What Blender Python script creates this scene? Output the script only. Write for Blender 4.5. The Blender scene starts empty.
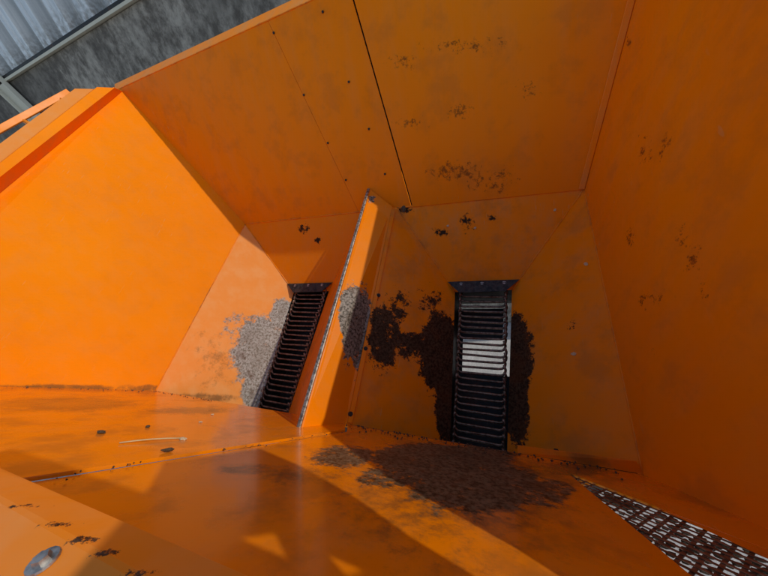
import bpy, bmesh, math, random
from mathutils import Vector, Matrix

# ------------------------------------------------------------------ camera, sky, sun, exposure
scene = bpy.context.scene
COL = scene.collection
random.seed(7)

cam_data = bpy.data.cameras.new('camera')
cam_data.sensor_width = 36.0
cam_data.lens = 297.0 / 768.0 * 36.0
cam_data.clip_start = 0.01
cam_data.clip_end = 600.0
cam = bpy.data.objects.new('camera', cam_data)
COL.objects.link(cam)
cam.matrix_world = Matrix(((0.923077, 0.009062, 0.384508, 0.0),
                           (0.315647, 0.553373, -0.770808, 0.0),
                           (-0.219762, 0.832884, 0.507946, 1.75),
                           (0, 0, 0, 1)))
scene.camera = cam

SUN = Vector((0.759, 0.131, 0.638)).normalized()          # direction towards the sun
world = bpy.data.worlds.new('World')
scene.world = world
world.use_nodes = True
wn = world.node_tree
bg = wn.nodes['Background']
sky = wn.nodes.new('ShaderNodeTexSky')
sky.sky_type = 'NISHITA'
sky.sun_disc = False
sky.air_density = 1.0
sky.dust_density = 0.5
sky.sun_elevation = math.asin(SUN.z)
sky.sun_rotation = math.atan2(SUN.x, SUN.y)
wn.links.new(sky.outputs['Color'], bg.inputs['Color'])
bg.inputs['Strength'].default_value = 0.15

sun_data = bpy.data.lights.new('sun', 'SUN')
sun_data.energy = 2.0
sun_data.angle = math.radians(0.5)
sun_data.color = (1.0, 0.95, 0.87)
sun = bpy.data.objects.new('sun', sun_data)
COL.objects.link(sun)
sun.rotation_euler = SUN.to_track_quat('Z', 'Y').to_euler()
sun.location = (4, 1, 6)

scene.view_settings.view_transform = 'Standard'
scene.view_settings.look = 'None'
scene.view_settings.gamma = 1.0
scene.view_settings.exposure = 0.06
scene.render.engine = 'CYCLES'
scene.cycles.max_bounces = 10
scene.cycles.diffuse_bounces = 8

# ------------------------------------------------------------------ measured points (metres)
PT = {
    'cBL': (-1.1955, 1.0895, 1.4189),
    'cBm': (-0.3967, 1.0841, 1.4096),
    'cBR': (0.2218, 1.0789, 1.4005),
    'rimL': (-1.6534, 1.1823, 2.1083),
    'apex': (-0.4961, 1.0954, 1.49),
    'LnL': (-0.9068, 0.4666, 0.8647),
    'LnR': (-0.7618, 0.4815, 0.8733),
    'LfL': (-0.9154, 0.92, 1.1264),
    'LfR': (-0.7259, 0.9235, 1.1285),
    'RnL': (-0.1606, 0.4663, 0.8645),
    'RnR': (-0.006, 0.4799, 0.8724),
    'RfL': (-0.1793, 0.9172, 1.1249),
    'RfR': (0.0135, 0.9231, 1.1283),
    'a0': (-1.6378, 1.1131, 2.045),
    'a1': (-1.6895, 0.5789, 1.7957),
    'kL': (-1.234, 0.3745, 1.0427),
    'kR': (0.2374, 0.3993, 1.0494),
    'kS': (-0.4115, 0.3828, 1.0439),
    'u0': (-1.5959, 1.1038, 2.0725),
    'u1': (-1.6354, 0.5915, 1.8408),
    'v0': (-1.6128, 1.0668, 2.0903),
    'v1': (-1.6442, 0.6221, 1.8824),
    'w0': (-1.6614, 1.0128, 2.0958),
    'w1': (-1.6886, 0.6751, 1.9402),
    'rail0': (-1.7319, 1.0261, 2.0893),
    'rail1': (-1.7564, 0.7231, 1.9791),
    'foldG': (-0.5405, 1.084, 1.4094),
    'eTop': (-0.4126, 1.0747, 1.4188),
    'eBot': (-0.4115, 0.3828, 1.0439),
    'kD': (-0.4616, 0.2997, 1.1491),
    'kDG': (-0.4598, 0.2999, 1.1534),
    'bend0': (-0.7501, 1.1762, 2.0647),
    'bend1': (-0.5647, 1.0861, 1.4241),
    'seam0': (-0.4282, 1.1734, 2.0452),
    'seam1': (-0.3315, 1.0841, 1.4099),
    'gap0': (-0.4974, 0.0162, 1.4802),
    'gap1': (-0.3684, 0.333, 1.1124),
    'cf0': (-1.6642, 1.1782, 2.0794),
    'cfo0': (-1.8165, 1.2989, 2.1732),
    'cfo1': (-0.6391, 1.2226, 2.1132),
    'cfi0': (-1.6612, 1.1787, 2.0826),
    'cfi1': (-0.554, 1.1783, 2.0797),
    'gh0': (0.0963, 0.3409, 1.1144),
    'ghu': (0.2594, 0.2237, 1.2556),
    'ghl': (0.1479, 0.1483, 1.3411),
    'gv0': (0.1392, 0.2041, 1.2756),
    'gv1': (0.2114, 0.2798, 1.1888),
    'gfold': (0.0933, 0.3733, 1.0763),
    'lip0': (-0.4329, 0.0085, 1.5523),
    'lip1': (-0.2503, 0.0142, 1.5501),
    'lip2': (-0.1325, 0.0159, 1.551),
    'lipb0': (-0.3476, -0.0063, 1.5717),
    'lipb1': (-0.2647, -0.0043, 1.5714),
    'lipb2': (-0.1796, -0.0039, 1.573),
    'bolt': (-0.2319, -0.0162, 1.5861),
    'aKA': (-1.4917, 0.1664, 1.2742),
    'aKK': (-1.4561, 0.1624, 1.2856),
    'jKJ': (0.2852, 0.2591, 1.2267),
    'jKK': (0.3001, 0.2726, 1.1993),
    'clod_0': (-0.6664, 0.1013, 1.3764),
    'clod_1': (-0.6626, 0.1497, 1.3198),
    'clod_2': (-0.4835, 0.1024, 1.3795),
    'clod_3': (-0.6408, 0.2135, 1.2457),
    'clod_4': (-0.7044, 0.2653, 1.1834),
    'clod_5': (-0.5333, 0.1402, 1.3341),
    'straw0': (-0.5747, 0.0902, 1.3916),
    'straw1': (-0.5385, 0.1401, 1.3341),
    'fbolt0': (-0.4, 0.7433, 1.2284),
    'fbolt1': (-0.4054, 0.5797, 1.1448),
    'fbolt2': (-0.4088, 0.4136, 1.0582),
    'crivet0': (-0.7473, 1.1741, 2.0501),
    'crivet1': (-0.6877, 1.1462, 1.8514),
    'crivet2': (-0.6337, 1.1223, 1.6815),
    'crivet3': (-0.5909, 1.1025, 1.5406),
    'crivet4': (-0.4993, 1.1457, 1.8481),
    'crivet5': (-0.4559, 1.1243, 1.6955),
    'crivet6': (-0.4232, 1.1022, 1.5384),
    'crivet7': (-0.5442, 1.174, 2.0494),
    'cr_H0': (-0.1053, 1.0328, 1.3207),
    'cr_H1': (0.1429, 1.0509, 1.3521),
    'cr_H2': (-0.3681, 1.0806, 1.4035),
    'cr_H3': (-0.2003, 1.0405, 1.3341),
    'cr_I0': (0.2021, 0.8531, 1.2613),
    'cr_I1': (0.1563, 0.6511, 1.1113),
}
NRM = {
    'A': (0.7645, -0.3319, 0.5526),
    'B': (0.522, -0.419, 0.7429),
    'C': (0.0, -0.9903, 0.1392),
    'E': (0.5352, -0.4016, 0.7432),
    'F': (0.6186, -0.3735, 0.6913),
    'G': (-0.7388, -0.2909, 0.608),
    'H': (0.0, -0.866, 0.5),
    'I': (-0.6235, -0.3701, 0.6887),
    'J': (-0.9781, -0.1127, 0.1748),
    'K': (-0.0158, 0.7603, 0.6494),
    'S': (0.0, -0.5, 0.866),
}
# patches of wear: centre, two in-plane reciprocal axes, strength
SPOTS = {
    'B': [
        ((-0.9564, 0.6519, 1.0041), (5.39, 3.47, -1.83), (0.87, -3.96, -2.85), 2.4),
        ((-0.9276, 0.8134, 1.0749), (10.63, 6.56, -3.77), (1.91, -7.66, -5.66), 2.4),
        ((-0.9443, 0.5168, 0.9194), (13.55, 8.92, -4.49), (1.73, -8.94, -6.25), 2.2),
        ((-1.0561, 0.6837, 1.0921), (8.47, 5.71, -2.73), (1.53, -6.46, -4.72), 1.0),
    ],
    'E': [
        ((-0.4518, 0.622, 1.2023), (16.42, 8.81, -7.07), (1.28, -5.07, -3.66), 2.2),
        ((-0.4259, 0.6365, 1.1915), (18.56, 9.68, -8.14), (1.39, -5.49, -3.97), 2.2),
        ((-0.43, 0.5768, 1.1621), (22.41, 11.89, -9.71), (1.8, -7.62, -5.41), 1.8),
        ((-0.4742, 0.6303, 1.2229), (26.22, 14.33, -11.13), (1.94, -7.48, -5.44), 2.2),
        ((-0.4816, 1.0594, 1.4601), (35.23, 17.84, -15.72), (7.54, -19.14, -15.78), 1.0),
    ],
    'F': [
        ((-0.3651, 0.6463, 1.1448), (10.51, 6.11, -6.1), (1.47, -5.69, -4.39), 1.9),
        ((-0.3421, 0.7553, 1.1831), (12.01, 6.71, -7.12), (2.64, -8.87, -7.15), 0.9),
        ((-0.2799, 0.6734, 1.0832), (7.38, 3.91, -4.49), (3.29, -13.3, -10.12), 1.9),
        ((-0.2094, 0.7047, 1.037), (8.18, 3.99, -5.17), (1.09, -4.53, -3.42), 2.6),
        ((-0.1756, 0.5854, 0.9423), (14.04, 6.64, -8.97), (0.94, -4.98, -3.53), 2.6),
        ((-0.2534, 0.8353, 1.147), (8.41, 4.24, -5.23), (3.06, -10.07, -8.18), 0.7),
    ],
    'I': [
        ((0.0104, 0.7238, 1.0183), (8.89, -3.53, 6.15), (-0.53, -4.72, -3.01), 2.6),
        ((0.0212, 0.5779, 0.9497), (15.91, -6.47, 10.93), (0.18, -7.36, -3.79), 2.2),
        ((0.1586, 0.72, 1.1505), (37.01, -18.21, 23.72), (-4.17, -20.33, -14.7), 0.75),
        ((0.1591, 0.6589, 1.1181), (51.75, -25.67, 33.06), (-6.69, -52.75, -34.4), 0.7),
    ],
    'K': [
        ((-0.2709, 0.2208, 1.2461), (10.63, 3.98, -4.41), (6.93, -5.29, 6.36), 1.9),
        ((-0.1617, 0.1881, 1.287), (11.6, 2.95, -3.17), (10.33, -8.86, 10.63), 1.7),
        ((-0.2736, 0.191, 1.2809), (17.24, 7.19, -8.0), (13.24, -10.48, 12.59), 1.2),
        ((-0.147, 0.279, 1.181), (7.36, 1.31, -1.35), (4.35, -3.36, 4.04), 2.4),
        ((-0.0421, 0.2339, 1.2363), (8.06, 0.52, -0.42), (4.45, -3.89, 4.66), 2.4),
        ((0.0552, 0.2499, 1.2199), (21.27, -1.25, 1.98), (7.72, -6.99, 8.38), 1.5),
        ((-0.0736, 0.3306, 1.1223), (8.47, 0.71, -0.63), (6.52, -4.97, 5.98), 2.6),
    ],
    'Kd': [
        ((-1.0373, 0.1666, 1.2909), (2.11, 3.46, -4.0), (5.34, -2.02, 2.49), 1.6),
        ((-0.7958, 0.2678, 1.1783), (4.14, 3.83, -4.38), (9.89, -4.48, 5.48), 1.3),
        ((-0.2756, 0.141, 1.3394), (8.17, 4.14, -4.65), (11.47, -9.7, 11.64), 0.8),
        ((-0.3434, 0.1232, 1.3586), (10.49, 7.11, -8.07), (18.12, -14.97, 17.96), 0.9),
        ((-0.0597, 0.2497, 1.2174), (4.8, 0.41, -0.36), (2.31, -1.96, 2.35), 1.0),
        ((0.0876, 0.3453, 1.109), (7.6, -0.57, 0.85), (10.96, -9.06, 10.87), 1.2),
    ],
    'H': [
        ((-0.1325, 1.0446, 1.3412), (28.77, -0.24, -0.42), (-2.2, -11.75, -20.35), 0.85),
        ((-0.2302, 1.0308, 1.3173), (19.14, -0.21, -0.37), (-3.14, -19.39, -33.59), 0.72),
        ((-0.0482, 1.0476, 1.3463), (34.02, -0.2, -0.35), (-4.79, -24.26, -42.03), 0.75),
        ((-0.3641, 1.0784, 1.3998), (24.56, -0.37, -0.64), (-4.74, -21.8, -37.76), 1.2),
    ],
    'C': [
        ((-0.3111, 1.1471, 1.8582), (13.42, -0.3, -2.15), (-10.49, -5.82, -41.42), 0.62),
        ((-0.1098, 1.1456, 1.847), (6.32, -0.06, -0.4), (-9.11, -4.81, -34.25), 0.6),
        ((-0.3028, 1.1231, 1.6875), (12.73, -0.26, -1.83), (-8.2, -5.72, -40.71), 0.6),
        ((-0.1422, 1.1227, 1.6841), (17.63, -0.18, -1.29), (-6.15, -4.1, -29.2), 0.56),
        ((-0.1656, 1.0978, 1.507), (7.66, -0.08, -0.59), (-3.52, -3.25, -23.12), 0.9),
        ((-0.0521, 1.0918, 1.4646), (7.81, -0.03, -0.24), (-2.93, -2.86, -20.36), 0.7),
        ((0.0655, 1.1238, 1.6923), (27.1, 0.07, 0.5), (-6.4, -3.94, -28.06), 0.5),
    ],
    'J': [
        ((0.2561, 0.7576, 1.3849), (9.11, -33.28, 29.54), (-4.24, -15.6, -33.75), 1.0),
        ((0.2819, 0.6169, 1.439), (10.97, -41.33, 34.76), (-3.97, -15.33, -32.09), 0.9),
        ((0.2762, 0.8367, 1.5487), (6.15, -22.72, 19.78), (-3.92, -4.47, -24.84), 0.56),
        ((0.2861, 0.7791, 1.5667), (8.2, -30.61, 26.12), (-4.39, -4.57, -27.51), 0.56),
        ((0.2577, 0.6202, 1.3058), (2.69, -9.92, 8.64), (-2.6, -20.84, -28.0), 0.5),
        ((0.2838, 0.5743, 1.422), (9.59, -36.27, 30.26), (-2.11, -10.33, -18.47), 0.56),
        ((0.2566, 0.5349, 1.2441), (14.39, -53.38, 46.07), (-2.68, -47.67, -45.73), 0.75),
        ((0.2845, 0.5251, 1.3942), (8.72, -33.12, 27.43), (-5.02, -35.38, -50.92), 0.45),
        ((0.282, 1.1006, 1.751), (9.82, -35.82, 31.87), (-10.62, 4.26, -56.66), 0.9),
    ],
    'D': [
        ((-0.8481, 1.0647, 1.376), (20.2, -0.58, -1.01), (-2.75, -16.01, -27.74), 1.05),
        ((-0.7706, 1.0352, 1.3248), (37.97, -1.01, -1.75), (-3.23, -22.82, -39.53), 0.8),
    ],
    'L': [
        ((-0.3191, -0.0036, 1.5692), (27.15, 55.12, -63.88), (142.99, -135.61, 162.26), 0.75),
        ((-0.2729, -0.003, 1.5697), (29.81, 51.75, -59.86), (141.67, -140.86, 168.37), 0.8),
        ((-0.2405, -0.0028, 1.5703), (40.16, 61.7, -71.27), (97.17, -99.81, 119.22), 1.15),
        ((-0.2159, -0.0028, 1.5709), (44.65, 61.88, -71.37), (120.51, -126.81, 151.41), 1.0),
        ((-0.1828, -0.0028, 1.5716), (38.16, 45.04, -51.81), (158.76, -172.46, 205.78), 0.75),
    ],
    'Ad': [
        ((-1.4037, 0.2417, 1.1977), (2.69, 3.29, -1.75), (7.28, -48.04, -38.93), 1.2),
        ((-1.2472, 0.3757, 1.0617), (6.66, 7.64, -4.62), (6.55, -43.23, -35.03), 1.0),
    ],
    'Bd': [
        ((-1.0961, 0.4229, 0.9731), (4.57, 3.31, -1.34), (6.08, -32.06, -22.35), 1.0),
        ((-1.0978, 0.5502, 1.046), (7.19, 5.08, -2.19), (1.07, -5.0, -3.58), 0.35),
    ],
}
LIPBOLT = (-0.2466, -0.0172, 1.5757)

V = {k: Vector(v) for k, v in PT.items()}
N = {k: Vector(v).normalized() for k, v in NRM.items()}

# ------------------------------------------------------------------ object helpers
def link(o, parent=None):
    COL.objects.link(o)
    if parent is not None:
        o.parent = parent
        o.matrix_parent_inverse = MPI[parent.name] if parent.name in MPI else Matrix()
    return o
MPI = {}

def empty(name, loc):
    o = bpy.data.objects.new(name, None)
    o.location = loc
    o.empty_display_size = 0.1
    COL.objects.link(o)
    MPI[o.name] = Matrix.Translation(loc).inverted()
    return o

def tag(o, label=None, cat=None, group=None, kind=None):
    if label: o['label'] = label
    if cat: o['category'] = cat
    if group: o['group'] = group
    if kind: o['kind'] = kind
    return o

def mesh_obj(name, bm, mat, parent=None, smooth=False):
    bmesh.ops.recalc_face_normals(bm, faces=bm.faces)
    me = bpy.data.meshes.new(name)
    bm.to_mesh(me)
    bm.free()
    me.materials.append(mat)
    if smooth:
        for p in me.polygons: p.use_smooth = True
    o = bpy.data.objects.new(name, me)
    return link(o, parent)

def add_plate(bm, pts, nrm, thick):
    """polygon whose seen face is pts, solid behind it (against nrm)"""
    nrm = Vector(nrm).normalized()
    f = [bm.verts.new(p) for p in pts]
    b = [bm.verts.new(Vector(p) - nrm * thick) for p in pts]
    bm.faces.new(f)
    bm.faces.new(list(reversed(b)))
    k = len(f)
    for i in range(k):
        j = (i + 1) % k
        bm.faces.new((f[i], b[i], b[j], f[j]))

def plate(name, pts, nrm, mat, parent, thick=0.004):
    bm = bmesh.new()
    add_plate(bm, [Vector(p) for p in pts], nrm, thick)
    return mesh_obj(name, bm, mat, parent)

def add_tube(bm, path, r, seg=8, jitter=0.0):
    path = [Vector(p) for p in path]
    rings = []
    ref = None
    for i, p in enumerate(path):
        a = path[max(i - 1, 0)]; b = path[min(i + 1, len(path) - 1)]
        d = (b - a).normalized()
        if ref is None:
            ref = d.orthogonal().normalized()
        ref = (ref - d * ref.dot(d)).normalized()
        c = d.cross(ref)
        rr = (r[i] if isinstance(r, (list, tuple)) else r) * (1 + random.uniform(-jitter, jitter))
        rings.append([bm.verts.new(p + (ref * math.cos(2 * math.pi * k / seg) + c * math.sin(2 * math.pi * k / seg)) * rr) for k in range(seg)])
    for i in range(len(rings) - 1):
        for k in range(seg):
            bm.faces.new((rings[i][k], rings[i][(k + 1) % seg], rings[i + 1][(k + 1) % seg], rings[i + 1][k]))
    bm.faces.new(list(reversed(rings[0])))
    bm.faces.new(rings[-1])

def tube(name, path, r, mat, parent, seg=8, jitter=0.0):
    bm = bmesh.new()
    add_tube(bm, path, r, seg, jitter)
    return mesh_obj(name, bm, mat, parent, smooth=True)

def weld(name, a, b, r, mat, parent):
    a = Vector(a); b = Vector(b)
    n = max(6, int((b - a).length / 0.012))
    path = [a.lerp(b, i / n) + Vector((random.uniform(-1, 1), random.uniform(-1, 1), random.uniform(-1, 1))) * r * 0.18 for i in range(n + 1)]
    return tube(name, path, r, mat, parent, 6, 0.22)

def flat_bar(name, a, b, side, nrm, width, thick, mat, parent, bevel=0.0012):
    """bar from a to b lying on a surface: side = direction of its width, nrm = up from the surface"""
    a = Vector(a); b = Vector(b); side = Vector(side); nrm = Vector(nrm).normalized()
    d = (b - a).normalized()
    side = (side - d * side.dot(d)); side = (side - nrm * side.dot(nrm)).normalized()
    lift = nrm * thick
    bm = bmesh.new()
    add_plate(bm, [a + lift, b + lift, b + side * width + lift, a + side * width + lift], nrm, thick - 0.0006)
    if bevel:
        bmesh.ops.bevel(bm, geom=list(bm.edges), offset=bevel, segments=1, affect='EDGES')
    return mesh_obj(name, bm, mat, parent)

def frame_from(nrm, hint=Vector((0, 0, 1))):
    z = Vector(nrm).normalized()
    x = hint.cross(z)
    if x.length < 1e-3: x = Vector((1, 0, 0))
    x.normalize()
    return Matrix((x, z.cross(x), z)).transposed().to_4x4()

def bolt(name, p, nrm, r, h, mat, parent, washer=True, seg=6):
    bm = bmesh.new()
    m = Matrix.Translation(p) @ frame_from(nrm)
    if washer:
        bmesh.ops.create_cone(bm, cap_ends=True, segments=16, radius1=r * 1.7, radius2=r * 1.62, depth=h * 0.3, matrix=m @ Matrix.Translation((0, 0, h * 0.13)))
    bmesh.ops.create_cone(bm, cap_ends=True, segments=seg, radius1=r, radius2=r * 0.86, depth=h * 0.8, matrix=m @ Matrix.Translation((0, 0, h * 0.6)))
    return mesh_obj(name, bm, mat, parent)

# ------------------------------------------------------------------ material helpers
class NT:
    def __init__(self, name):
        self.m = bpy.data.materials.new(name)
        self.m.use_nodes = True
        self.t = self.m.node_tree
        self.b = self.t.nodes['Principled BSDF']
        self.pos = self.t.nodes.new('ShaderNodeNewGeometry').outputs['Position']
    def set(self, sock, v):
        if isinstance(v, bpy.types.NodeSocket): self.t.links.new(v, sock)
        elif isinstance(v, (tuple, list, Vector)) and len(v) == 3 and sock.type == 'RGBA': sock.default_value = (*v, 1)
        else: sock.default_value = v
    def math(self, op, a, b=0.0, c=0.0, clamp=False):
        n = self.t.nodes.new('ShaderNodeMath'); n.operation = op; n.use_clamp = clamp
        self.set(n.inputs[0], a); self.set(n.inputs[1], b); self.set(n.inputs[2], c)
        return n.outputs[0]
    def vmath(self, op, a, b=(0, 0, 0)):
        n = self.t.nodes.new('ShaderNodeVectorMath'); n.operation = op
        self.set(n.inputs[0], a); self.set(n.inputs[1], b)
        return n.outputs['Value'] if op in ('DOT_PRODUCT', 'LENGTH') else n.outputs['Vector']
    def noise(self, scale, detail=4.0, rough=0.55, vec=None, dist=0.0):
        n = self.t.nodes.new('ShaderNodeTexNoise')
        self.set(n.inputs['Vector'], vec or self.pos)
        n.inputs['Scale'].default_value = scale; n.inputs['Detail'].default_value = detail
        n.inputs['Roughness'].default_value = rough; n.inputs['Distortion'].default_value = dist
        return n.outputs['Fac']
    def stretch(self, s):
        return self.vmath('MULTIPLY', self.pos, s)
    def ramp(self, v, lo, hi, a=0.0, b=1.0):
        n = self.t.nodes.new('ShaderNodeMapRange'); n.interpolation_type = 'SMOOTHSTEP'
        self.set(n.inputs[0], v)
        n.inputs[1].default_value = lo; n.inputs[2].default_value = hi
        n.inputs[3].default_value = a; n.inputs[4].default_value = b
        return n.outputs[0]
    def mix(self, f, a, b):
        n = self.t.nodes.new('ShaderNodeMix'); n.data_type = 'RGBA'
        self.set(n.inputs[0], f); self.set(n.inputs[6], a); self.set(n.inputs[7], b)
        return n.outputs[2]
    def fmix(self, f, a, b):
        n = self.t.nodes.new('ShaderNodeMix'); n.data_type = 'FLOAT'
        self.set(n.inputs[0], f); self.set(n.inputs[2], a); self.set(n.inputs[3], b)
        return n.outputs[0]
    def bump(self, h, strength, dist, normal=None):
        n = self.t.nodes.new('ShaderNodeBump')
        n.inputs['Strength'].default_value = strength; n.inputs['Distance'].default_value = dist
        self.set(n.inputs['Height'], h)
        if normal is not None: self.set(n.inputs['Normal'], normal)
        return n.outputs['Normal']
    def out(self, **kw):
        for k, v in kw.items(): self.set(self.b.inputs[k.replace('_', ' ')], v)
        return self.m

ORANGE = (0.92, 0.246, 0.0)
ORANGE_DULL = (0.88, 0.222, 0.0)

def paint(name, spots=(), rough=0.36, steel=(0.20, 0.18, 0.16), steel_dark=(0.035, 0.022, 0.014), dust=0.15, chips=0.5, grime=0.0,
          coat=0.04, wear_scale=24.0, opacity=1.0, amp=3.4, spec=0.14, dirt=(), filmcol=(0.50, 0.29, 0.12), film_even=0.0, soft=0.22, scratch=0.4, metal=0.5):
    t = NT(name)
    mid = t.noise(11.0, 7.0, 0.62)                                   # cloudy tone, shared by several layers
    fine = t.noise(wear_scale, 9.0, 0.78)                            # ragged multi-scale edge of the wear
    tint = t.noise(1.9, 3.0)
    col = t.mix(t.ramp(tint, 0.3, 0.7), ORANGE, ORANGE_DULL)
    streak = t.noise(7.0, 6.0, 0.62, t.stretch((3.2, 3.2, 0.3)))     # run marks down the panel
    film = t.ramp(t.math('ADD', t.math('MULTIPLY', streak, 0.6), t.math('MULTIPLY', mid, 0.4)), 0.40, 0.68, film_even, 1.0)
    film = t.math('MULTIPLY', film, dust)
    col = t.mix(film, col, filmcol)
    if grime:
        col = t.mix(t.math('MULTIPLY', t.ramp(mid, 0.47, 0.68), grime), col, (0.13, 0.055, 0.018))
    def field(lst):
        best = None
        for c, g1, g2, w in lst:
            rel = t.vmath('SUBTRACT', t.pos, c)
            a = t.vmath('DOT_PRODUCT', rel, g1)
            b = t.vmath('DOT_PRODUCT', rel, g2)
            ln = t.math('SQRT', t.math('ADD', t.math('MULTIPLY', a, a), t.math('MULTIPLY', b, b)))
            f = t.math('MINIMUM', t.math('MULTIPLY', t.math('SUBTRACT', 1.0, ln), w), 0.28 + 0.32 * w)
            best = f if best is None else t.math('MAXIMUM', best, f)
        return best
    if dirt:
        bd = field(dirt)
        dm = t.ramp(t.math('ADD', bd, t.math('MULTIPLY', t.math('SUBTRACT', fine, 0.5), 2.0)), 0.1, 0.75, 0.0, 0.75)
        dm = t.math('MULTIPLY', dm, t.ramp(bd, -0.4, 0.1))
        col = t.mix(dm, col, (0.15, 0.068, 0.022))
    # long fine scratches
    scr = t.ramp(t.noise(1.0, 2.0, 0.5, t.stretch((230.0, 10.0, 34.0))), 0.685, 0.75)
    scr = t.math('MULTIPLY', scr, t.ramp(tint, 0.42, 0.62, 0.04, scratch))
    col = t.mix(scr, col, (0.60, 0.36, 0.16))
    # sparse chips
    mask = t.ramp(t.math('ADD', fine, t.math('MULTIPLY', mid, 0.5)), 1.05 - 0.035 * chips, 1.08 - 0.035 * chips, 0.0, min(1.0, chips))
    if spots:
        best = field(spots)
        s = t.math('ADD', best, t.math('MULTIPLY', t.math('SUBTRACT', fine, 0.5), amp))
        wear = t.ramp(s, 0.40, 0.40 + soft, 0.0, opacity)
        wear = t.math('MULTIPLY', wear, t.ramp(best, -0.45, 0.05))
        mask = t.math('MAXIMUM', mask, wear)
    grain = t.noise(130.0, 4.0, 0.7)
    scol = t.mix(t.math('MULTIPLY', t.ramp(grain, 0.34, 0.62), t.ramp(mid, 0.3, 0.6, 0.5, 1.0)), steel_dark, steel)
    scol = t.mix(t.ramp(mid, 0.52, 0.68, 0.0, 0.55), scol, (0.11, 0.042, 0.014))
    col = t.mix(mask, col, scol)
    r = t.fmix(t.ramp(mid, 0.3, 0.7), rough - 0.06, rough + 0.1)
    r = t.fmix(mask, r, 0.62)
    nrm = t.bump(t.noise(14.0, 3.0, 0.5), 0.16, 0.006)               # hand-rolled sheet, orange peel
    return t.out(Base_Color=col, Roughness=r, Metallic=t.math('MULTIPLY', mask, metal), Normal=nrm,
                 Coat_Weight=t.math('MULTIPLY', t.math('SUBTRACT', 1.0, mask), coat), Coat_Roughness=0.12, Specular_IOR_Level=spec)

def steel(name, base, dark, rough=0.5, metallic=0.6, scale=60.0, rust=0.3):
    t = NT(name)
    n1 = t.noise(scale, 5.0, 0.65)
    n2 = t.noise(scale * 0.2, 4.0)
    col = t.mix(t.ramp(n1, 0.35, 0.65), dark, base)
    col = t.mix(t.ramp(n2, 0.5, 0.68, 0.0, rust), col, (0.13, 0.045, 0.016))
    return t.out(Base_Color=col, Roughness=t.ramp(n1, 0.3, 0.7, rough - 0.1, rough + 0.12), Metallic=metallic,
                 Normal=t.bump(n1, 0.25, 0.002))

def plain(name, base, var=0.25, rough=0.7, scale=30.0, bump=0.3):
    t = NT(name)
    n1 = t.noise(scale, 6.0, 0.6)
    col = t.mix(n1, tuple(c * (1 - var) for c in base), tuple(min(1, c * (1 + var)) for c in base))
    return t.out(Base_Color=col, Roughness=rough, Normal=t.bump(n1, bump, 0.01), Specular_IOR_Level=0.15)

M = {}
SHADED_WEAR = dict(wear_scale=32.0, steel=(0.10, 0.057, 0.031), steel_dark=(0.028, 0.015, 0.008))  # worn steel on shaded panels, its shade mixed into a darker colour
SCUFF = dict(steel=(0.09, 0.045, 0.02), steel_dark=(0.035, 0.017, 0.008), wear_scale=55.0, amp=4.2, opacity=0.7, soft=0.45)
M['A'] = paint('paint_left_wall', (), grime=0.05, chips=0.2, dust=0.10, rough=0.55, spec=0.05, coat=0.0, dirt=SPOTS['Ad'], scratch=0.18)
M['B'] = paint('paint_worn_bright', SPOTS['B'], steel=(0.55, 0.49, 0.41), steel_dark=(0.20, 0.15, 0.10), dust=0.62, film_even=0.55, chips=0.6, amp=2.6, filmcol=(0.86, 0.42, 0.15), dirt=SPOTS['Bd'], soft=0.35)
M['C'] = paint('paint_far_wall', SPOTS['C'], grime=0.14, chips=0.4, rough=0.5, dust=0.12, spec=0.08, coat=0.0, **SCUFF)
M['D'] = paint('paint_back_small', SPOTS['D'], chips=0.4, steel=(0.05, 0.02, 0.01), dust=0.12, spec=0.08, coat=0.0, wear_scale=50.0)
M['E'] = paint('paint_divider_cap', SPOTS['E'], steel=(0.36, 0.31, 0.25), steel_dark=(0.04, 0.028, 0.018), chips=0.6, dust=0.12, wear_scale=36.0, metal=0.25)
M['F'] = paint('paint_divider_side', SPOTS['F'], grime=0.18, chips=0.6, dust=0.25, spec=0.08, **SHADED_WEAR)
M['G'] = paint('paint_divider_inner', (), chips=0.8, dust=0.2, grime=0.35)
M['H'] = paint('paint_back_slope', SPOTS['H'], grime=0.22, chips=0.5, dust=0.3, steel=(0.05, 0.025, 0.012), rough=0.5, spec=0.1, coat=0.0, wear_scale=45.0)
M['I'] = paint('paint_right_slope', SPOTS['I'], grime=0.18, chips=0.5, dust=0.2, spec=0.08, coat=0.0, **SHADED_WEAR)
M['J'] = paint('paint_right_wall', SPOTS['J'], grime=0.14, chips=0.4, rough=0.5, dust=0.12, spec=0.08, coat=0.0, **SCUFF)
M['K'] = paint('paint_floor', SPOTS['K'], rough=0.24, steel=(0.21, 0.155, 0.09), steel_dark=(0.035, 0.02, 0.009), chips=0.5, dust=0.15, grime=0.4, coat=0.5, amp=2.8, opacity=0.92, dirt=SPOTS['Kd'], soft=0.4, metal=0.15, wear_scale=40.0)
M['rim'] = paint('paint_rim', (), rough=0.4, chips=0.4, dust=0.4)
M['lip'] = paint('paint_lip', SPOTS['L'], rough=0.34, chips=0.6, dust=0.32, film_even=0.3, wear_scale=190.0, amp=4.0, steel=(0.12, 0.08, 0.05), filmcol=(0.80, 0.37, 0.14))
M['flare'] = paint('paint_flare', (), rough=0.4, chips=0.3, dust=0.5, film_even=0.5, filmcol=(0.80, 0.37, 0.14))
M['weld'] = paint('paint_weld', (), rough=0.4, chips=0.7, dust=0.3, grime=0.5)
M['dark_steel'] = steel('dark_steel', (0.035, 0.03, 0.026), (0.010, 0.009, 0.008), 0.55, 0.4)
M['bare'] = steel('bare_steel', (0.46, 0.41, 0.35), (0.16, 0.12, 0.085), 0.45, 0.65, 120.0)
M['rod'] = steel('chain_steel', (0.34, 0.25, 0.18), (0.12, 0.07, 0.045), 0.42, 0.6, 90.0, 0.5)
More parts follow.
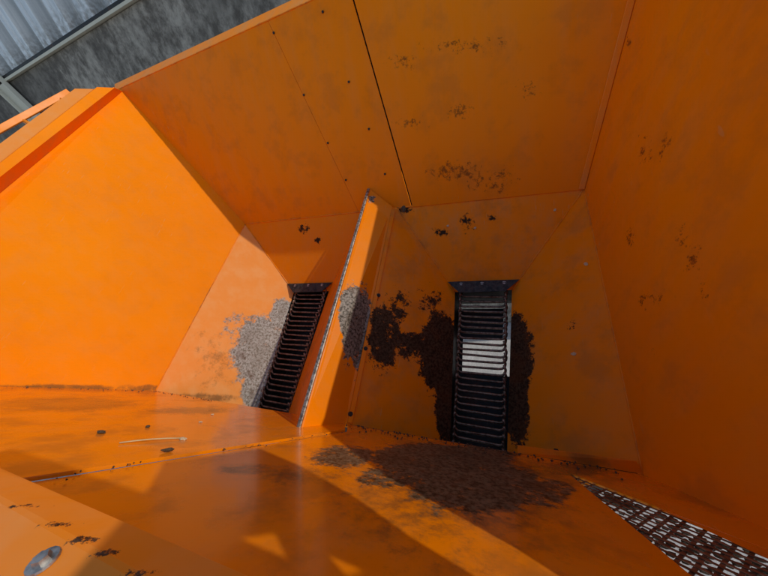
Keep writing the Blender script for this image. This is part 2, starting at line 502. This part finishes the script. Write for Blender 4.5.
M['grate'] = steel('grating_steel', (0.30, 0.17, 0.10), (0.10, 0.05, 0.03), 0.5, 0.4, 90.0, 0.5)
M['bolt'] = steel('bolt_zinc', (0.5, 0.48, 0.44), (0.22, 0.2, 0.18), 0.35, 0.8, 80.0, 0.25)
M['soil'] = plain('dry_soil', (0.13, 0.085, 0.052), 0.5, 0.95, 220.0, 0.8)
M['pale'] = plain('pale_crumb', (0.66, 0.50, 0.30), 0.3, 0.8, 300.0, 0.5)
M['straw'] = plain('straw', (0.62, 0.47, 0.24), 0.2, 0.6, 200.0, 0.2)
M['cream'] = plain('cream_paint', (0.62, 0.57, 0.44), 0.12, 0.5, 12.0, 0.15)

def concrete(name, a, b, rough=0.9):
    t = NT(name)
    n1 = t.noise(1.3, 4.0, 0.6)
    n2 = t.noise(5.0, 10.0, 0.75)
    n3 = t.noise(16.0, 8.0, 0.72, t.stretch((1.3, 1.3, 0.8)))
    f = t.math('ADD', t.math('MULTIPLY', n3, 0.45), t.math('MULTIPLY', n2, 0.55))
    col = t.mix(t.ramp(f, 0.40, 0.62), a, b)
    col = t.mix(t.ramp(n1, 0.46, 0.62, 0.0, 0.6), col, tuple(c * 0.5 for c in a))
    return t.out(Base_Color=col, Roughness=rough, Normal=t.bump(t.noise(40.0, 4.0, 0.7), 0.5, 0.01))
M['plinth'] = concrete('weathered_concrete', (0.12, 0.10, 0.078), (0.42, 0.37, 0.30))
M['ground'] = concrete('yard_concrete', (0.42, 0.40, 0.36), (0.58, 0.55, 0.50))
def sheet_mat():
    t = NT('galvanised_sheet')
    n1 = t.noise(5.0, 5.0, 0.6, t.stretch((5.0, 5.0, 0.3)))
    n2 = t.noise(40.0, 4.0)
    col = t.mix(t.ramp(n1, 0.35, 0.7), (0.56, 0.57, 0.56), (0.78, 0.77, 0.74))
    low = t.ramp(t.vmath('DOT_PRODUCT', t.pos, (0, 0, 1)), 2.74, 2.98, 0.75, 0.0)       # splash dirt along the foot of the sheet
    col = t.mix(t.math('MULTIPLY', low, t.ramp(n2, 0.3, 0.65)), col, (0.22, 0.19, 0.15))
    return t.out(Base_Color=col, Roughness=0.45, Metallic=0.15, Normal=t.bump(n2, 0.1, 0.004))
M['sheet'] = sheet_mat()

# ------------------------------------------------------------------ ground
bm = bmesh.new()
S = 250.0
bm.faces.new([bm.verts.new(p) for p in ((-S, -S, 0), (S, -S, 0), (S, S, 0), (-S, S, 0))])
g = mesh_obj('ground', bm, M['ground'])
tag(g, kind='structure')
g['label'] = 'pale concrete yard under the orange hopper'

# ------------------------------------------------------------------ shed behind the hopper
YW = 2.1
ZP = 2.722
shed = empty('shed', (-6.0, YW + 1.0, 0))
tag(shed, 'shed wall of ribbed grey metal sheet on a dark stained concrete base', 'shed')
def box(name, lo, hi, mat, parent, bevel=0.0):
    bm = bmesh.new()
    bmesh.ops.create_cube(bm, size=1.0, matrix=Matrix.Translation([(a + b) / 2 for a, b in zip(lo, hi)]) @ Matrix.Diagonal([b - a for a, b in zip(lo, hi)] + [1]))
    if bevel: bmesh.ops.bevel(bm, geom=list(bm.edges), offset=bevel, segments=2, affect='EDGES')
    return mesh_obj(name, bm, mat, parent)
X0, X1 = -14.0, 1.2
box('plinth', (X0, YW, 0.0), (X1, YW + 0.25, ZP), M['plinth'], shed, 0.012)
box('drip_flashing', (X0, YW - 0.03, ZP - 0.006), (X1, YW + 0.12, ZP + 0.012), M['cream'], shed)
box('base_rail', (X0, YW - 0.018, ZP + 0.014), (X1, YW + 0.2, ZP + 0.038), M['dark_steel'], shed)
# ribbed sheets: one mesh per sheet width, four ribs each
per = 0.305
def rib_sheet(n):
    bm = bmesh.new()
    prof = []
    for i in range(n):
        x = i * per
        for dx, dy in ((0.0, 0.0), (0.125, 0.0), (0.14, -0.10), (0.18, -0.10), (0.186, -0.092), (0.212, -0.092), (0.218, -0.10), (0.265, -0.10), (0.285, 0.0)):
            prof.append((x + dx, dy))
    prof.append((n * per + 0.02, 0.0))
    rows = []
    for z in (0.0, 1.6, 3.2):
        rows.append([bm.verts.new((x, y, z)) for x, y in prof])
    for a, b in zip(rows, rows[1:]):
        for i in range(len(prof) - 1):
            bm.faces.new((a[i], a[i + 1], b[i + 1], b[i]))
    return bm
first = None
x = X0
k = 0
while x < X1 - 0.9:
    if first is None:
        first = mesh_obj('ribbed_sheet', rib_sheet(3), M['sheet'], shed)
        o = first
    else:
        o = first.copy(); link(o, shed)
    o.location = (x, YW + 0.088 - 0.002 * (k % 2), ZP + 0.04)
    x += 3 * per; k += 1
box('back_wall', (X0 + 0.02, YW + 0.28, 0.0), (X1 - 0.02, YW + 0.5, ZP + 3.2), M['plinth'], shed)

# leaning cream channel against the plinth
d = Vector((-0.085, 0, 0.161)).normalized()
p0 = Vector((-4.2236, YW - 0.03, 2.4536))
foot = p0 - d * (p0.z / d.z)
top = p0 + d * 1.0
px_ = Vector((d.z, 0, -d.x))
ch = empty('leaning_channel', foot)
tag(ch, 'cream painted steel channel leaning along the concrete base of the shed', 'channel')
w_ = 0.085
bm = bmesh.new(); add_plate(bm, [foot - px_ * w_, foot + px_ * w_, top + px_ * w_, top - px_ * w_], (0, -1, 0), 0.006); mesh_obj('web', bm, M['cream'], ch)
for sgn in (-1, 1):
    bm = bmesh.new()
    e0 = foot + px_ * w_ * sgn; e1 = top + px_ * w_ * sgn
    off = Vector((0, -0.035, 0)); ins = -px_ * sgn * 0.007
    add_plate(bm, [e0 + off, e0 + off + ins, e1 + off + ins, e1 + off], (0, -1, 0), 0.0345)
    mesh_obj('flange', bm, M['cream'], ch)

# ------------------------------------------------------------------ hopper
hop = empty('hopper', (-0.6, 0.6, 0.0))
tag(hop, 'large orange steel hopper seen from inside, two slotted outlets and worn paint', 'hopper')

def lerp(a, b, t): return Vector(a).lerp(Vector(b), t)
def at_y(a, b, y):
    a = Vector(a); b = Vector(b)
    return a + (b - a) * ((y - a.y) / (b.y - a.y))
def on_plane(p, key, ref):
    """push p along y onto the plane of panel key through ref"""
    n = N[key]; p = Vector(p)
    return p + Vector((0, 1, 0)) * (n.dot(V[ref] - p) / n.y)
def k_at(x, y, up=0.0):
    n = N['K']; r = V['kL'] + n * up
    return Vector((x, y, r.z - (n.x * (x - r.x) + n.y * (y - r.y)) / n.z))
def j_x(y, z):
    n = N['J']; r = V['kR']
    return Vector((r.x - (n.y * (y - r.y) + n.z * (z - r.z)) / n.x, y, z))

YN = 0.0                                           # near end of the hopper
# far wall
ztop = V['rimL'].z - 0.02
def c_at(x, z):
    n = N['C']; r = V['cBm']
    return Vector((x, r.y - n.z * (z - r.z) / n.y, z))
cTL = c_at(V['rimL'].x - 0.01, ztop)
cornerR = j_x(c_at(0.33, ztop).y, ztop); cTR = c_at(cornerR.x, ztop)
bend_t = c_at(lerp(V['bend1'], V['bend0'], 1.05).x, ztop)
seam_t = c_at(lerp(V['seam1'], V['seam0'], 1.08).x, ztop)
fold_at = lambda x: lerp(V['cBL'], V['cBR'], (x - V['cBL'].x) / (V['cBR'].x - V['cBL'].x))
gap = Vector((0.0007, 0, 0))
fb = fold_at(V['bend1'].x); fs = fold_at(V['seam1'].x)
nC = N['C']
p_left = plate('wall_sheet', [cTL, V['cBL'], fb - gap, bend_t - gap], nC, M['C'], hop)
p_mid = plate('wall_sheet', [bend_t + gap, fb + gap, fs - gap * 10, seam_t - gap * 10], nC, M['C'], hop)
plate('joint_backing', [seam_t - gap * 20 - nC * .018, fs - gap * 20 - nC * .018, fs + gap * 20 - nC * .018, seam_t + gap * 20 - nC * .018], nC, M['dark_steel'], hop, 0.002)
p_right = plate('wall_sheet', [seam_t + nC * 0.004, fs + nC * 0.004, V['cBR'] + nC * 0.004, cTR + nC * 0.004], nC, M['C'], hop, 0.0038)
# flared lip on top of the far wall
fl = Vector((0, 0.8, 0.6)) * 0.058
nfl = Vector((0, -0.6, 0.8))
plate('wall_flange', [cTL - Vector((0.02, 0, 0)), cTR, cTR + fl, cTL + fl - Vector((0.06, 0, 0))], nfl, M['rim'], hop, 0.004)
weld('weld_bead', cTL, cTR, 0.0025, M['weld'], hop)

# left wall and its layered rim
aFar = V['a0'] + (V['a0'] - V['a1']) * ((c_at(0, V['a0'].z + 0.03).y - V['a0'].y) / (V['a0'].y - V['a1'].y))
aNear = at_y(V['a0'], V['a1'], YN)
kA = (V['aKA'] + V['aKK']) / 2
kAn = at_y(V['kL'], kA, YN)
plate('left_wall', [aFar, V['cBL'], V['kL'], kAn, aNear], N['A'], M['A'], hop)
def strip(name, a, b, mat, th=0.004):
    A0, A1 = a; B0, B1 = b
    nn = (A1 - A0).cross(B0 - A0).normalized()
    if nn.dot(Vector((0, 0, 1.75)) - A0) < 0: nn = -nn
    plate(name, [A0, A1, B1, B0], nn, mat, hop, th)
lineA = (aFar, aNear)
uN, vN, wN = [at_y(V[k + '0'], V[k + '1'], YN) for k in 'uvw']
u0 = V['u0'] + (V['u0'] - V['u1']) * 0.04
strip('rim_underside', lineA, (u0, uN), M['rim'])
strip('rim_face', (u0, uN), (V['v0'], vN), M['A'])
out1 = Vector((-0.012, 0.004, 0.004))
strip('rim_flare', (V['v0'] + out1 * 0.4 - (V['u0'] - V['u1']) * 0.03, vN + out1 * 0.4), (V['w0'] + out1, wN + out1), M['flare'])
# outer rail behind the rim
r0 = V['rail0']; r1 = V['rail1'] + (V['rail1'] - V['rail0']) * 0.4
flat_bar('outer_rail', r0, r1, Vector((0, 0, 1)), Vector((1, -0.3, 0.3)), 0.022, 0.012, M['rim'], hop)
for f_ in (0.12, 0.5, 0.88):
    q = lerp(r0, r1, f_)
    e_ = at_y(V['w0'] + out1, wN + out1, q.y)
    tube('rail_bracket', [q + Vector((-.004, 0, .008)), lerp(q, e_, .5) - Vector((0, 0, .012)), e_ - Vector((0.003, 0, .012))], 0.008, M['rim'], hop, 6)

# back slopes above the outlets
plate('back_slope', [V['cBL'], V['foldG'], V['LfR'], V['LfL']], N['H'], M['D'], hop)
plate('back_slope', [fold_at(V['cBm'].x - 0.01), V['cBR'], V['RfR'], V['RfL']], N['H'], M['H'], hop)
# funnel sides (slot edges run on below the floor edge)
def slot_edge(n_, f_, y): return at_y(V[n_], V[f_], y)
YS = 0.395
plate('funnel_side', [V['cBL'], V['LfL'], slot_edge('LnL', 'LfL', YS), V['kL']], N['B'], M['B'], hop)
plate('funnel_side', [V['apex'], V['kDG'], slot_edge('LnR', 'LfR', YS), V['LfR'], V['foldG']], N['G'], M['G'], hop)
plate('funnel_side', [V['eTop'], V['cBm'], V['RfL'], slot_edge('RnL', 'RfL', YS), V['kS']], N['F'], M['F'], hop)
plate('funnel_side', [V['cBR'], V['RfR'], slot_edge('RnR', 'RfR', YS), V['kR']], N['I'], M['I'], hop)
# divider cap plate, ridge bar and the bolted cover strip on its seam
nE = N['E']
plate('divider_cap', [V['apex'] + nE * 0.004, V['eTop'] + nE * 0.004, V['eBot'] + nE * 0.004, V['kD'] + nE * 0.004], nE, M['E'], hop, 0.006)
rb = flat_bar('ridge_bar', V['apex'] + nE * 0.003, V['kD'] + nE * 0.003, Vector((-1, 0, 0)), Vector((0.15, -0.45, 0.85)), 0.011, 0.007, M['bare'], hop, 0.002)
cs = flat_bar('cover_strip', lerp(V['eTop'], V['eBot'], 0.02) + N['F'] * 0.001, lerp(V['eTop'], V['eBot'], 0.985) + N['F'] * 0.001, Vector((1, 0, 0)), N['F'], 0.014, 0.007, M['F'], hop)
for i in range(3):
    bolt('bolt', V['fbolt%d' % i] + N['F'] * 0.007, N['F'], 0.004, 0.005, M['dark_steel'], hop)
# right wall with its sloping rim
jr = [j_x(c_at(0, ztop).y, ztop), j_x(0.50, 1.776), j_x(0.30, 1.742), j_x(0.19, 1.672), j_x(YN, 1.62)]
kJ = (V['jKJ'] + V['jKK']) / 2
kJn = at_y(V['kR'], kJ, YN)
plate('right_wall', [V['cBR'], V['kR'], kJ, kJn] + list(reversed(jr)), N['J'], M['J'], hop)
flat_bar('corner_flange', V['cBR'] + N['C'] * 0.004, cTR + N['C'] * 0.004, Vector((-1, 0, 0)), N['C'], 0.016, 0.006, M['rim'], hop)
for a, b in zip(jr, jr[1:]):
    dd = (b - a).normalized()
    flat_bar('rim_bar', a, b, Vector((0, 0.4, 1)), Vector((1, 0, 0)), 0.012, 0.03, M['rim'], hop)

# floor: two plates with an open joint, and a grating along the right wall
lipY = lambda x: 0.0085 + (x + 0.433) * 0.0246
g0 = V['gap0'] + (V['gap0'] - V['gap1']) * 0.1
gm = V['kS'] + (V['gap1'] - V['kS']) * 0.3
nK = N['K']
floorL = [V['kL'], lerp(V['kL'], V['kR'], 0.555), V['gap1'], g0, k_at(g0.x, -0.02), k_at(kAn.x, -0.02), kAn]
plate('floor_plate', [p + nK * 0.005 for p in floorL], nK, M['K'], hop, 0.005)
plate('joint_backing', [V['gap1'] - Vector((.03, 0, 0)) - nK * .012, V['gap1'] + Vector((.03, 0, 0)) - nK * .012, g0 + Vector((.03, 0, 0)) - nK * .012, g0 - Vector((.03, 0, 0)) - nK * .012], nK, M['soil'], hop, 0.002)
gx = Vector((0.008, 0, 0))
hl = k_at(*(lerp(V['gh0'], V['ghl'], 1.75).xy)); hu = k_at(*(lerp(V['gh0'], V['ghu'], 2.1).xy))
kf = lerp(V['kL'], V['kR'], 0.905)
up = nK * 0.0012
floorR = [lerp(V['kL'], V['kR'], 0.556) + gx, kf, V['gh0'], hl, k_at(hl.x, -0.02), k_at(g0.x, -0.02) + gx, g0 + gx, V['gap1'] + gx * 0.6]
plate('floor_plate', [p + up for p in floorR], nK, M['K'], hop, 0.005)
floorJ = [kf, V['kR'], kJ, kJn, hu, V['gh0']]
plate('floor_strip', [p + up * 0.5 for p in floorJ], nK, M['K'], hop, 0.005)
# apron closing the front below the floor's far edge
apr = plate('front_apron', [V['kL'] + Vector((0, .004, -.004)), V['kR'] + Vector((0, .004, -.004)), Vector((V['kR'].x - .1, .43, .80)), Vector((V['kL'].x + .1, .41, .80))], (0, 1, 0.1), M['dark_steel'], hop)
# low flange strips where the funnel sides meet the floor
plate('fold_flange', [lerp(V['kL'], V['kR'], 0.85) + nK * 0.002, V['kR'] + nK * 0.002, V['kR'] + Vector((-0.01, .012, .022)), lerp(V['kL'], V['kR'], 0.85) + Vector((0, .012, .012))], (0, -0.6, 0.6), M['weld'], hop, 0.003)

# grating
grat = empty('grating', V['gh0']); grat.parent = hop; grat.matrix_parent_inverse = MPI['hopper']
MPI[grat.name] = Matrix.Translation(V['gh0']).inverted()
ud = (V['ghu'] - V['gh0']).normalized()
vd = (V['gv0'] - V['gv1']); vd = (vd - nK * vd.dot(nK)).normalized()
lowd = (hl - V['gh0']).normalized()
perp = nK.cross(ud)
if perp.dot(lowd) < 0: perp = -perp
tan_a = lowd.dot(perp) / lowd.dot(ud)
L = (hu - V['gh0']).dot(ud)
def strap(name, a, b, side, width, z, mat, parent):
    bm = bmesh.new()
    side = side.normalized() * width / 2
    o_ = nK * z
    add_plate(bm, [a - side + o_, b - side + o_, b + side + o_, a + side + o_], nK, 0.0008)
    return mesh_obj(name, bm, mat, parent)
sp = 0.0135
for i in range(1, 40):
    off = i * sp - 0.006
    st = off / tan_a
    if st > L - 0.02: break
    a = V['gh0'] + perp * off + ud * (st - 0.004)
    b = V['gh0'] + perp * off + ud * L
    strap('grating_rod', a, b, perp, 0.0042, -0.001, M['grate'], grat)
vu = vd.dot(ud); vp = vd.dot(perp)
i = 0
s_ = 0.012
while s_ < L:
    t_ = s_ * tan_a / max(vp - vu * tan_a, 0.05)
    a = V['gh0'] + ud * s_ - vd * 0.004
    b = V['gh0'] + ud * s_ + vd * min(t_ + 0.004, 0.5)
    strap('grating_bar', a, b, ud, 0.0042, -0.0022, M['grate'], grat)
    s_ += 0.0135 + 0.007 * (i % 4 == 3); i += 1

# soil packed into part of the grating's openings
bm = bmesh.new()
rr = random.Random(5)
u_ = 0.02
while u_ < L:
    for i in range(1, 14):
        off = i * sp + 0.002
        if off > u_ * tan_a: break
        dens = 0.18 + 0.62 * min(1.0, u_ / L * 2.2)
        if rr.random() < dens:
            c_ = V['gh0'] + ud * u_ + perp * off - nK * 0.004
            r_ = rr.uniform(0.004, 0.0075)
            for v in bmesh.ops.create_icosphere(bm, subdivisions=1, radius=r_)['verts']:
                v.co *= 1 + rr.uniform(-.3, .3)
                v.co = c_ + ud * v.co.x + perp * v.co.y + nK * (v.co.z * 0.45)
    u_ += 0.0135
so = mesh_obj('packed_soil', bm, M['soil'], grat)
so['kind'] = 'stuff'

# near lip: raised folded rail along the near edge of the floor
lx0, lx1 = kAn.x - 0.11, kJn.x
def lipP(x, k):
    if k == 0:
        y = lipY(x); return k_at(x, y, 0.04)
    if k == 1:
        y = -0.0063 + (x + 0.3476) * 0.0143; return k_at(x, y, 0.04)
    q = lipP(x, 1); return q + Vector((0, -0.97, 0.25)) * 0.12
f1 = []
lip = empty('near_lip', lipP(-0.6, 0)); lip.parent = hop; lip.matrix_parent_inverse = MPI['hopper']
MPI[lip.name] = Matrix.Translation(lipP(-0.6, 0)).inverted()
bm = bmesh.new()
xs = [lx0 + (lx1 - lx0) * i / 24 for i in range(25)]
rows = []
down = nK * -0.0395
for x in xs:
    p0_, p1_, p2_ = lipP(x, 0), lipP(x, 1), lipP(x, 2)
    e = (p1_ - p0_).normalized() * 0.002
    e2 = (p2_ - p1_).normalized() * 0.002
    rows.append([p0_ + down, p0_ + nK * -0.002, p0_ + e, p1_ - e, p1_ + e2, p2_, p2_ + Vector((0, -0.004, -0.08))])
vr = [[bm.verts.new(p) for p in r] for r in rows]
for a, b in zip(vr, vr[1:]):
    for i in range(len(a) - 1):
        bm.faces.new((a[i], a[i + 1], b[i + 1], b[i]))
mesh_obj('lip_rail', bm, M['lip'], lip)
nl = Vector((0, 0.25, 0.97)).normalized()
bolt('bolt', Vector(LIPBOLT) + nl * 0.0005, nl, 0.0045, 0.0042, M['bolt'], lip, washer=True, seg=6)

# added out-of-view plate by the right rim, shaped to cast the camera holder's shadow
SX = 0.42
sh = [(-0.28, 2.113), (0.131, 2.113), (0.157, 2.28), (0.176, 2.37), (0.216, 2.36), (0.181, 2.117), (0.24, 2.132), (0.322, 1.99), (0.285, 1.922), (0.23, 1.859), (0.1845, 1.826), (0.157, 1.796), (0.06, 1.75), (0.06, 1.60), (-0.28, 1.60)]
holes = [[(0.150, 1.998), (0.161, 1.966), (0.141, 1.957)], [(0.1495, 1.918), (0.1366, 1.9085), (0.143, 1.893)]]
from mathutils.geometry import delaunay_2d_cdt
pts2 = [Vector(p) for p in sh]; loops = [list(range(len(sh)))]
for h in holes:
    s0 = len(pts2); pts2 += [Vector(p) for p in h]; loops.append(list(range(s0, s0 + len(h))))
vo, eo, fo, *_ = delaunay_2d_cdt(pts2, [], loops, 0, 1e-6)
def inside(p, poly):
    r = False; n_ = len(poly)
    for i in range(n_):
        (x1, y1), (x2, y2) = poly[i], poly[(i + 1) % n_]
        if (y1 > p[1]) != (y2 > p[1]) and p[0] < (x2 - x1) * (p[1] - y1) / (y2 - y1) + x1: r = not r
    return r
bm = bmesh.new()
bv = [bm.verts.new((SX, v.x, v.y)) for v in vo]
for f_ in fo:
    c_ = sum((vo[i] for i in f_), Vector((0, 0))) / len(f_)
    if inside(c_, sh) and not any(inside(c_, h) for h in holes): bm.faces.new([bv[i] for i in f_])
bmesh.ops.solidify(bm, geom=list(bm.faces), thickness=0.004)
mesh_obj('added_shadow_plate', bm, M['rim'], hop)
box('added_plate_bracket', (0.36, -0.2, 1.60), (0.4185, -0.12, 1.63), M['dark_steel'], hop)
box('added_plate_bracket', (0.392, -0.03, 1.585), (0.4185, 0.03, 1.625), M['dark_steel'], hop)

# outlets: troughs, bolted deflector plates and link chains
nS = N['S']; uS = Vector((0, 0.866, 0.5))
def deflector(fL, fR, a, b):
    top_l = lerp(V[fL], V[a], 0.115) ; top_r = lerp(V[fR], V[b], 0.115)
    pl_ = plate('deflector_plate', [top_l + N['H'] * 0.006, top_r + N['H'] * 0.006, lerp(V[fL], V[fR], .90) + N['H'] * .03, lerp(V[fL], V[fR], .10) + N['H'] * .03], N['H'], M['defl'], hop, 0.005)
    MPI[pl_.name] = MPI['hopper']
    for t_ in (0.2, 0.5, 0.8):
        q = lerp(top_l, top_r, t_) + N['H'] * 0.0095 - Vector((0, .5, .866)) * 0.014
        bo = bolt('bolt', q, N['H'], 0.006, 0.005, M['bolt'], None)
        bo.parent = pl_
M['defl'] = steel('deflector_steel', (0.06, 0.055, 0.05), (0.016, 0.015, 0.014), 0.5, 0.5, 70.0, 0.2)
deflector('LfL', 'LfR', 'cBL', 'foldG')
deflector('RfL', 'RfR', 'cBm', 'cBR')

def trough(nl, nr, fl_, fr, name_mat, windows):
    lN, rN = slot_edge(nl, fl_, YS), slot_edge(nr, fr, YS)
    lF, rF = V[fl_], V[fr]
    dep = -nS * 0.11
    plate('trough_side', [lN, lF, lF + dep, lN + dep], (1, 0, 0), M['dark_steel'], hop, 0.004)
    plate('trough_side', [rF, rN, rN + dep, rF + dep], (-1, 0, 0), M['dark_steel'], hop, 0.004)
    plate('trough_end', [lF, rF, rF + dep, lF + dep], (0, -1, 0), M['dark_steel'], hop, 0.004)
    for a, b, c_, d_ in windows:      # slide plates: from a to b along the slot, c_ to d_ across
        q = lambda s, t: lerp(lerp(lN, lF, s), lerp(rN, rF, s), t) + dep * 0.9
        plate('slide_plate', [q(a, c_), q(b, c_), q(b, d_), q(a, d_)], nS, M['dark_steel'], hop, 0.004)

def link_mesh(w, leg, rc=0.016, r=0.0038):
    path = [(-w / 2 + 0.004, leg, 0.010), (-w / 2, leg * 0.6, 0.004), (-w / 2, rc, 0)]
    for k in range(1, 4):
        a = math.pi + k * math.pi / 8
        path.append((-w / 2 + rc + rc * math.cos(a), rc + rc * math.sin(a), 0))
    path.append((-w / 2 + rc, 0, 0)); path.append((w / 2 - rc, 0, 0))
    for k in range(1, 4):
        a = 1.5 * math.pi + k * math.pi / 8
        path.append((w / 2 - rc + rc * math.cos(a), rc + rc * math.sin(a), 0))
    path += [(w / 2, rc, 0), (w / 2, leg * 0.6, 0.004), (w / 2 - 0.004, leg, 0.010)]
    bm = bmesh.new(); add_tube(bm, path, r, 6)
    me_o = mesh_obj('link', bm, M['rod'], None, smooth=True)
    me = me_o.data
    bpy.data.objects.remove(me_o)
    return me
rotS = Matrix((Vector((1, 0, 0)), uS, nS)).transposed()
LINK = link_mesh(1.0, 0.3)  # replaced per chain below
def chain(nl, nr, fl_, fr, count, sink):
    lN, rN = slot_edge(nl, fl_, 0.43), slot_edge(nr, fr, 0.43)
    lF, rF = V[fl_], V[fr]
    c0 = (lN + rN) / 2; c1 = (lF + rF) / 2
    ce = empty('feed_chain', c0); ce.parent = hop; ce.matrix_parent_inverse = MPI['hopper']
    me = link_mesh(0.142, 0.032)
    inv = Matrix.Translation(c0).inverted()
    for i in range(count):
        t_ = (i + 0.3) / count
        p = c0.lerp(c1, t_) - nS * sink
        o = bpy.data.objects.new('link', me)
        COL.objects.link(o); o.parent = ce; o.matrix_parent_inverse = inv
        wob = Matrix.Rotation(random.uniform(-0.02, 0.02), 4, 'Z') @ Matrix.Rotation(0.18 + random.uniform(-0.05, 0.05), 4, 'X')
        sc = 1.0 + 0.12 * t_
        o.matrix_basis = Matrix.Translation(p + Vector((random.uniform(-.0015, .0015), 0, 0))) @ rotS.to_4x4() @ wob @ Matrix.Diagonal((sc, 1, 1, 1))
    return ce
trough('LnL', 'LnR', 'LfL', 'LfR', None, [(0, 1, 0, 1)])
trough('RnL', 'RnR', 'RfL', 'RfR', None, [(0, 0.55, 0, 1), (0.76, 0.955, 0, 0.86), (0.55, 0.76, 0, 0.10)])
chain('LnL', 'LnR', 'LfL', 'LfR', 27, 0.006)
chain('RnL', 'RnR', 'RfL', 'RfR', 29, 0.018)

# weld beads in the folds
for a, b, r_ in ((V['cBL'], V['cBm'], .0034), (V['cBm'], V['cBR'], .0034), (V['cBL'], V['kL'], .0024), (V['cBR'], V['kR'], .0026), (V['cBL'], V['LfL'], .003), (V['cBR'], V['RfR'], .0036), (V['cBm'], V['RfL'], .0028), (V['cBR'], V['cBR'].lerp(cTR, 0.98), .003)):
    weld('weld_bead', a, b, r_, M['weld'], hop)
for i in range(8):
    bolt('rivet', V['crivet%d' % i] + nC * 0.0008, nC, 0.0042, 0.003, M['dark_steel'], hop, washer=False, seg=8)

# legs carrying the hopper
for x, y, z in ((-1.05, 0.44, 0.93), (0.13, 0.44, 0.97), (-1.22, 1.13, 1.40), (0.24, 1.13, 1.39)):
    box('support_leg', (x - .03, y - .03, 0.0), (x + .03, y + .03, z), M['dark_steel'], hop)

# ------------------------------------------------------------------ loose bits on the floor
def clod(name, p, nrm, size, mat, flat=0.6, stretch=1.0, rot=0.0, seed=0):
    rnd = random.Random(seed)
    bm = bmesh.new()
    bmesh.ops.create_icosphere(bm, subdivisions=2, radius=1.0)
    for v in bm.verts:
        v.co *= 1 + rnd.uniform(-0.25, 0.25)
        v.co.x *= size * stretch; v.co.y *= size; v.co.z *= size * flat
    m = Matrix.Translation(Vector(p) + Vector(nrm) * size * flat * 0.55) @ frame_from(nrm) @ Matrix.Rotation(rot, 4, 'Z')
    bmesh.ops.transform(bm, matrix=m, verts=bm.verts)
    return mesh_obj(name, bm, mat, None)
tag(clod('soil_clod', V['clod_0'] + nK * 0.005, nK, 0.0058, M['soil'], 0.5, 1.2, 0.3, 1), 'largest grey soil clod, flattened, alone on the glossy orange floor plate', 'soil clod')
tag(clod('soil_clod', V['clod_1'] + nK * 0.005, nK, 0.004, M['soil'], 0.6, 1.0, 0.9, 2), 'small brown soil clod close to the left wall, above the pale straw', 'soil clod')
tag(clod('soil_clod', V['clod_2'] + nK * 0.007, nK, 0.0042, M['soil'], 0.7, 2.0, 1.35, 3), 'dark upright soil lump lying across the floor joint', 'soil clod')
tag(clod('pale_crumb', V['clod_3'] + nK * 0.005, nK, 0.003, M['pale'], 0.6, 1.4, 0.2, 4), 'pale flat crumb between the straw and the left outlet', 'crumb')
tag(clod('pale_crumb', V['clod_4'] + nK * 0.005, nK, 0.003, M['pale'], 0.6, 1.2, 1.2, 5), 'pale crumb at the foot of the grey worn funnel side', 'crumb')
tag(clod('pale_crumb', V['clod_5'] + nK * 0.005, nK, 0.0045, M['pale'], 0.6, 1.3, 0.5, 6), 'pale crumb at the end of the straw', 'crumb')
st_ = [lerp(V['straw0'], V['straw1'], t) + nK * (0.0068 + 0.002 * math.sin(t * 3)) for t in (0, .25, .5, .75, 1)]
tag(tube('straw', st_, 0.0011, M['straw'], None, 6), 'thin pale straw lying above the floor joint', 'straw')
hl_ = ['small pale crumb in the middle of the back slope above the dark right outlet', 'pale crumb at the right end of the back slope, by the right wall', 'black soil crumb in the corner beside the divider top', 'pale crumb on the seam right of the divider']
for i in range(4):
    c = clod('crumb', V['cr_H%d' % i], N['H'], 0.004 if i != 2 else 0.010, M['pale'] if i != 2 else M['soil'], 0.5, 1.2, i, 10 + i)
    tag(c, hl_[i], 'crumb')
hl_ = ['pale paint flake high on the right funnel side', 'pale paint flake halfway down the right funnel side']
for i in range(2):
    tag(clod('paint_flake', V['cr_I%d' % i], N['I'], 0.0045, M['pale'], 0.35, 1.5, i * .7, 20 + i), hl_[i], 'flake')

# ------------------------------------------------------------------ loose soil crumbs lying in the folds
bm = bmesh.new()
rr = random.Random(11)
def crumb(p, size):
    m = bmesh.ops.create_icosphere(bm, subdivisions=1, radius=size)
    for v in m['verts']:
        v.co *= 1 + rr.uniform(-.35, .35)
        v.co += p
for i in range(110):                                   # along the foot of the left wall
    p = lerp(V['kL'], kAn, rr.random() ** 1.3 * 0.9)
    q = p + Vector((0.006 + abs(rr.gauss(0, .03)), 0, 0)); q = k_at(q.x, q.y) + nK * 0.005
    crumb(q + nK * 0.0005, 0.0006 + 0.0022 * rr.random() ** 3)
for i in range(70):                                    # at the foot of the left funnel side
    p = lerp(V['kL'], V['kR'], rr.uniform(0.0, 0.22)) - Vector((0, abs(rr.gauss(0, .008)) + .004, 0)); q = k_at(p.x, p.y) + nK * 0.005
    crumb(q + nK * .0005, 0.0006 + 0.002 * rr.random() ** 3)
for i in range(140):                                   # between the right outlet and the right wall
    p = lerp(V['kL'], V['kR'], rr.uniform(0.56, 0.97)) - Vector((0, abs(rr.gauss(0, .015)) + .003, 0)); q = k_at(p.x, p.y) + nK * 0.002
    crumb(q + nK * .001, rr.uniform(.0008, .0026))
for i in range(60):                                    # joint and lip
    p = lerp(V['gap1'], V['gap0'], rr.random()) + Vector((rr.gauss(0, .012), rr.gauss(0, .01), 0)); q = k_at(p.x, p.y) + nK * 0.004
    crumb(q, rr.uniform(.0006, .0014))
sc_ = mesh_obj('soil_crumbs', bm, M['soil'])
tag(sc_, 'scattered brown soil crumbs along the folds of the orange hopper floor', 'soil', kind='stuff')
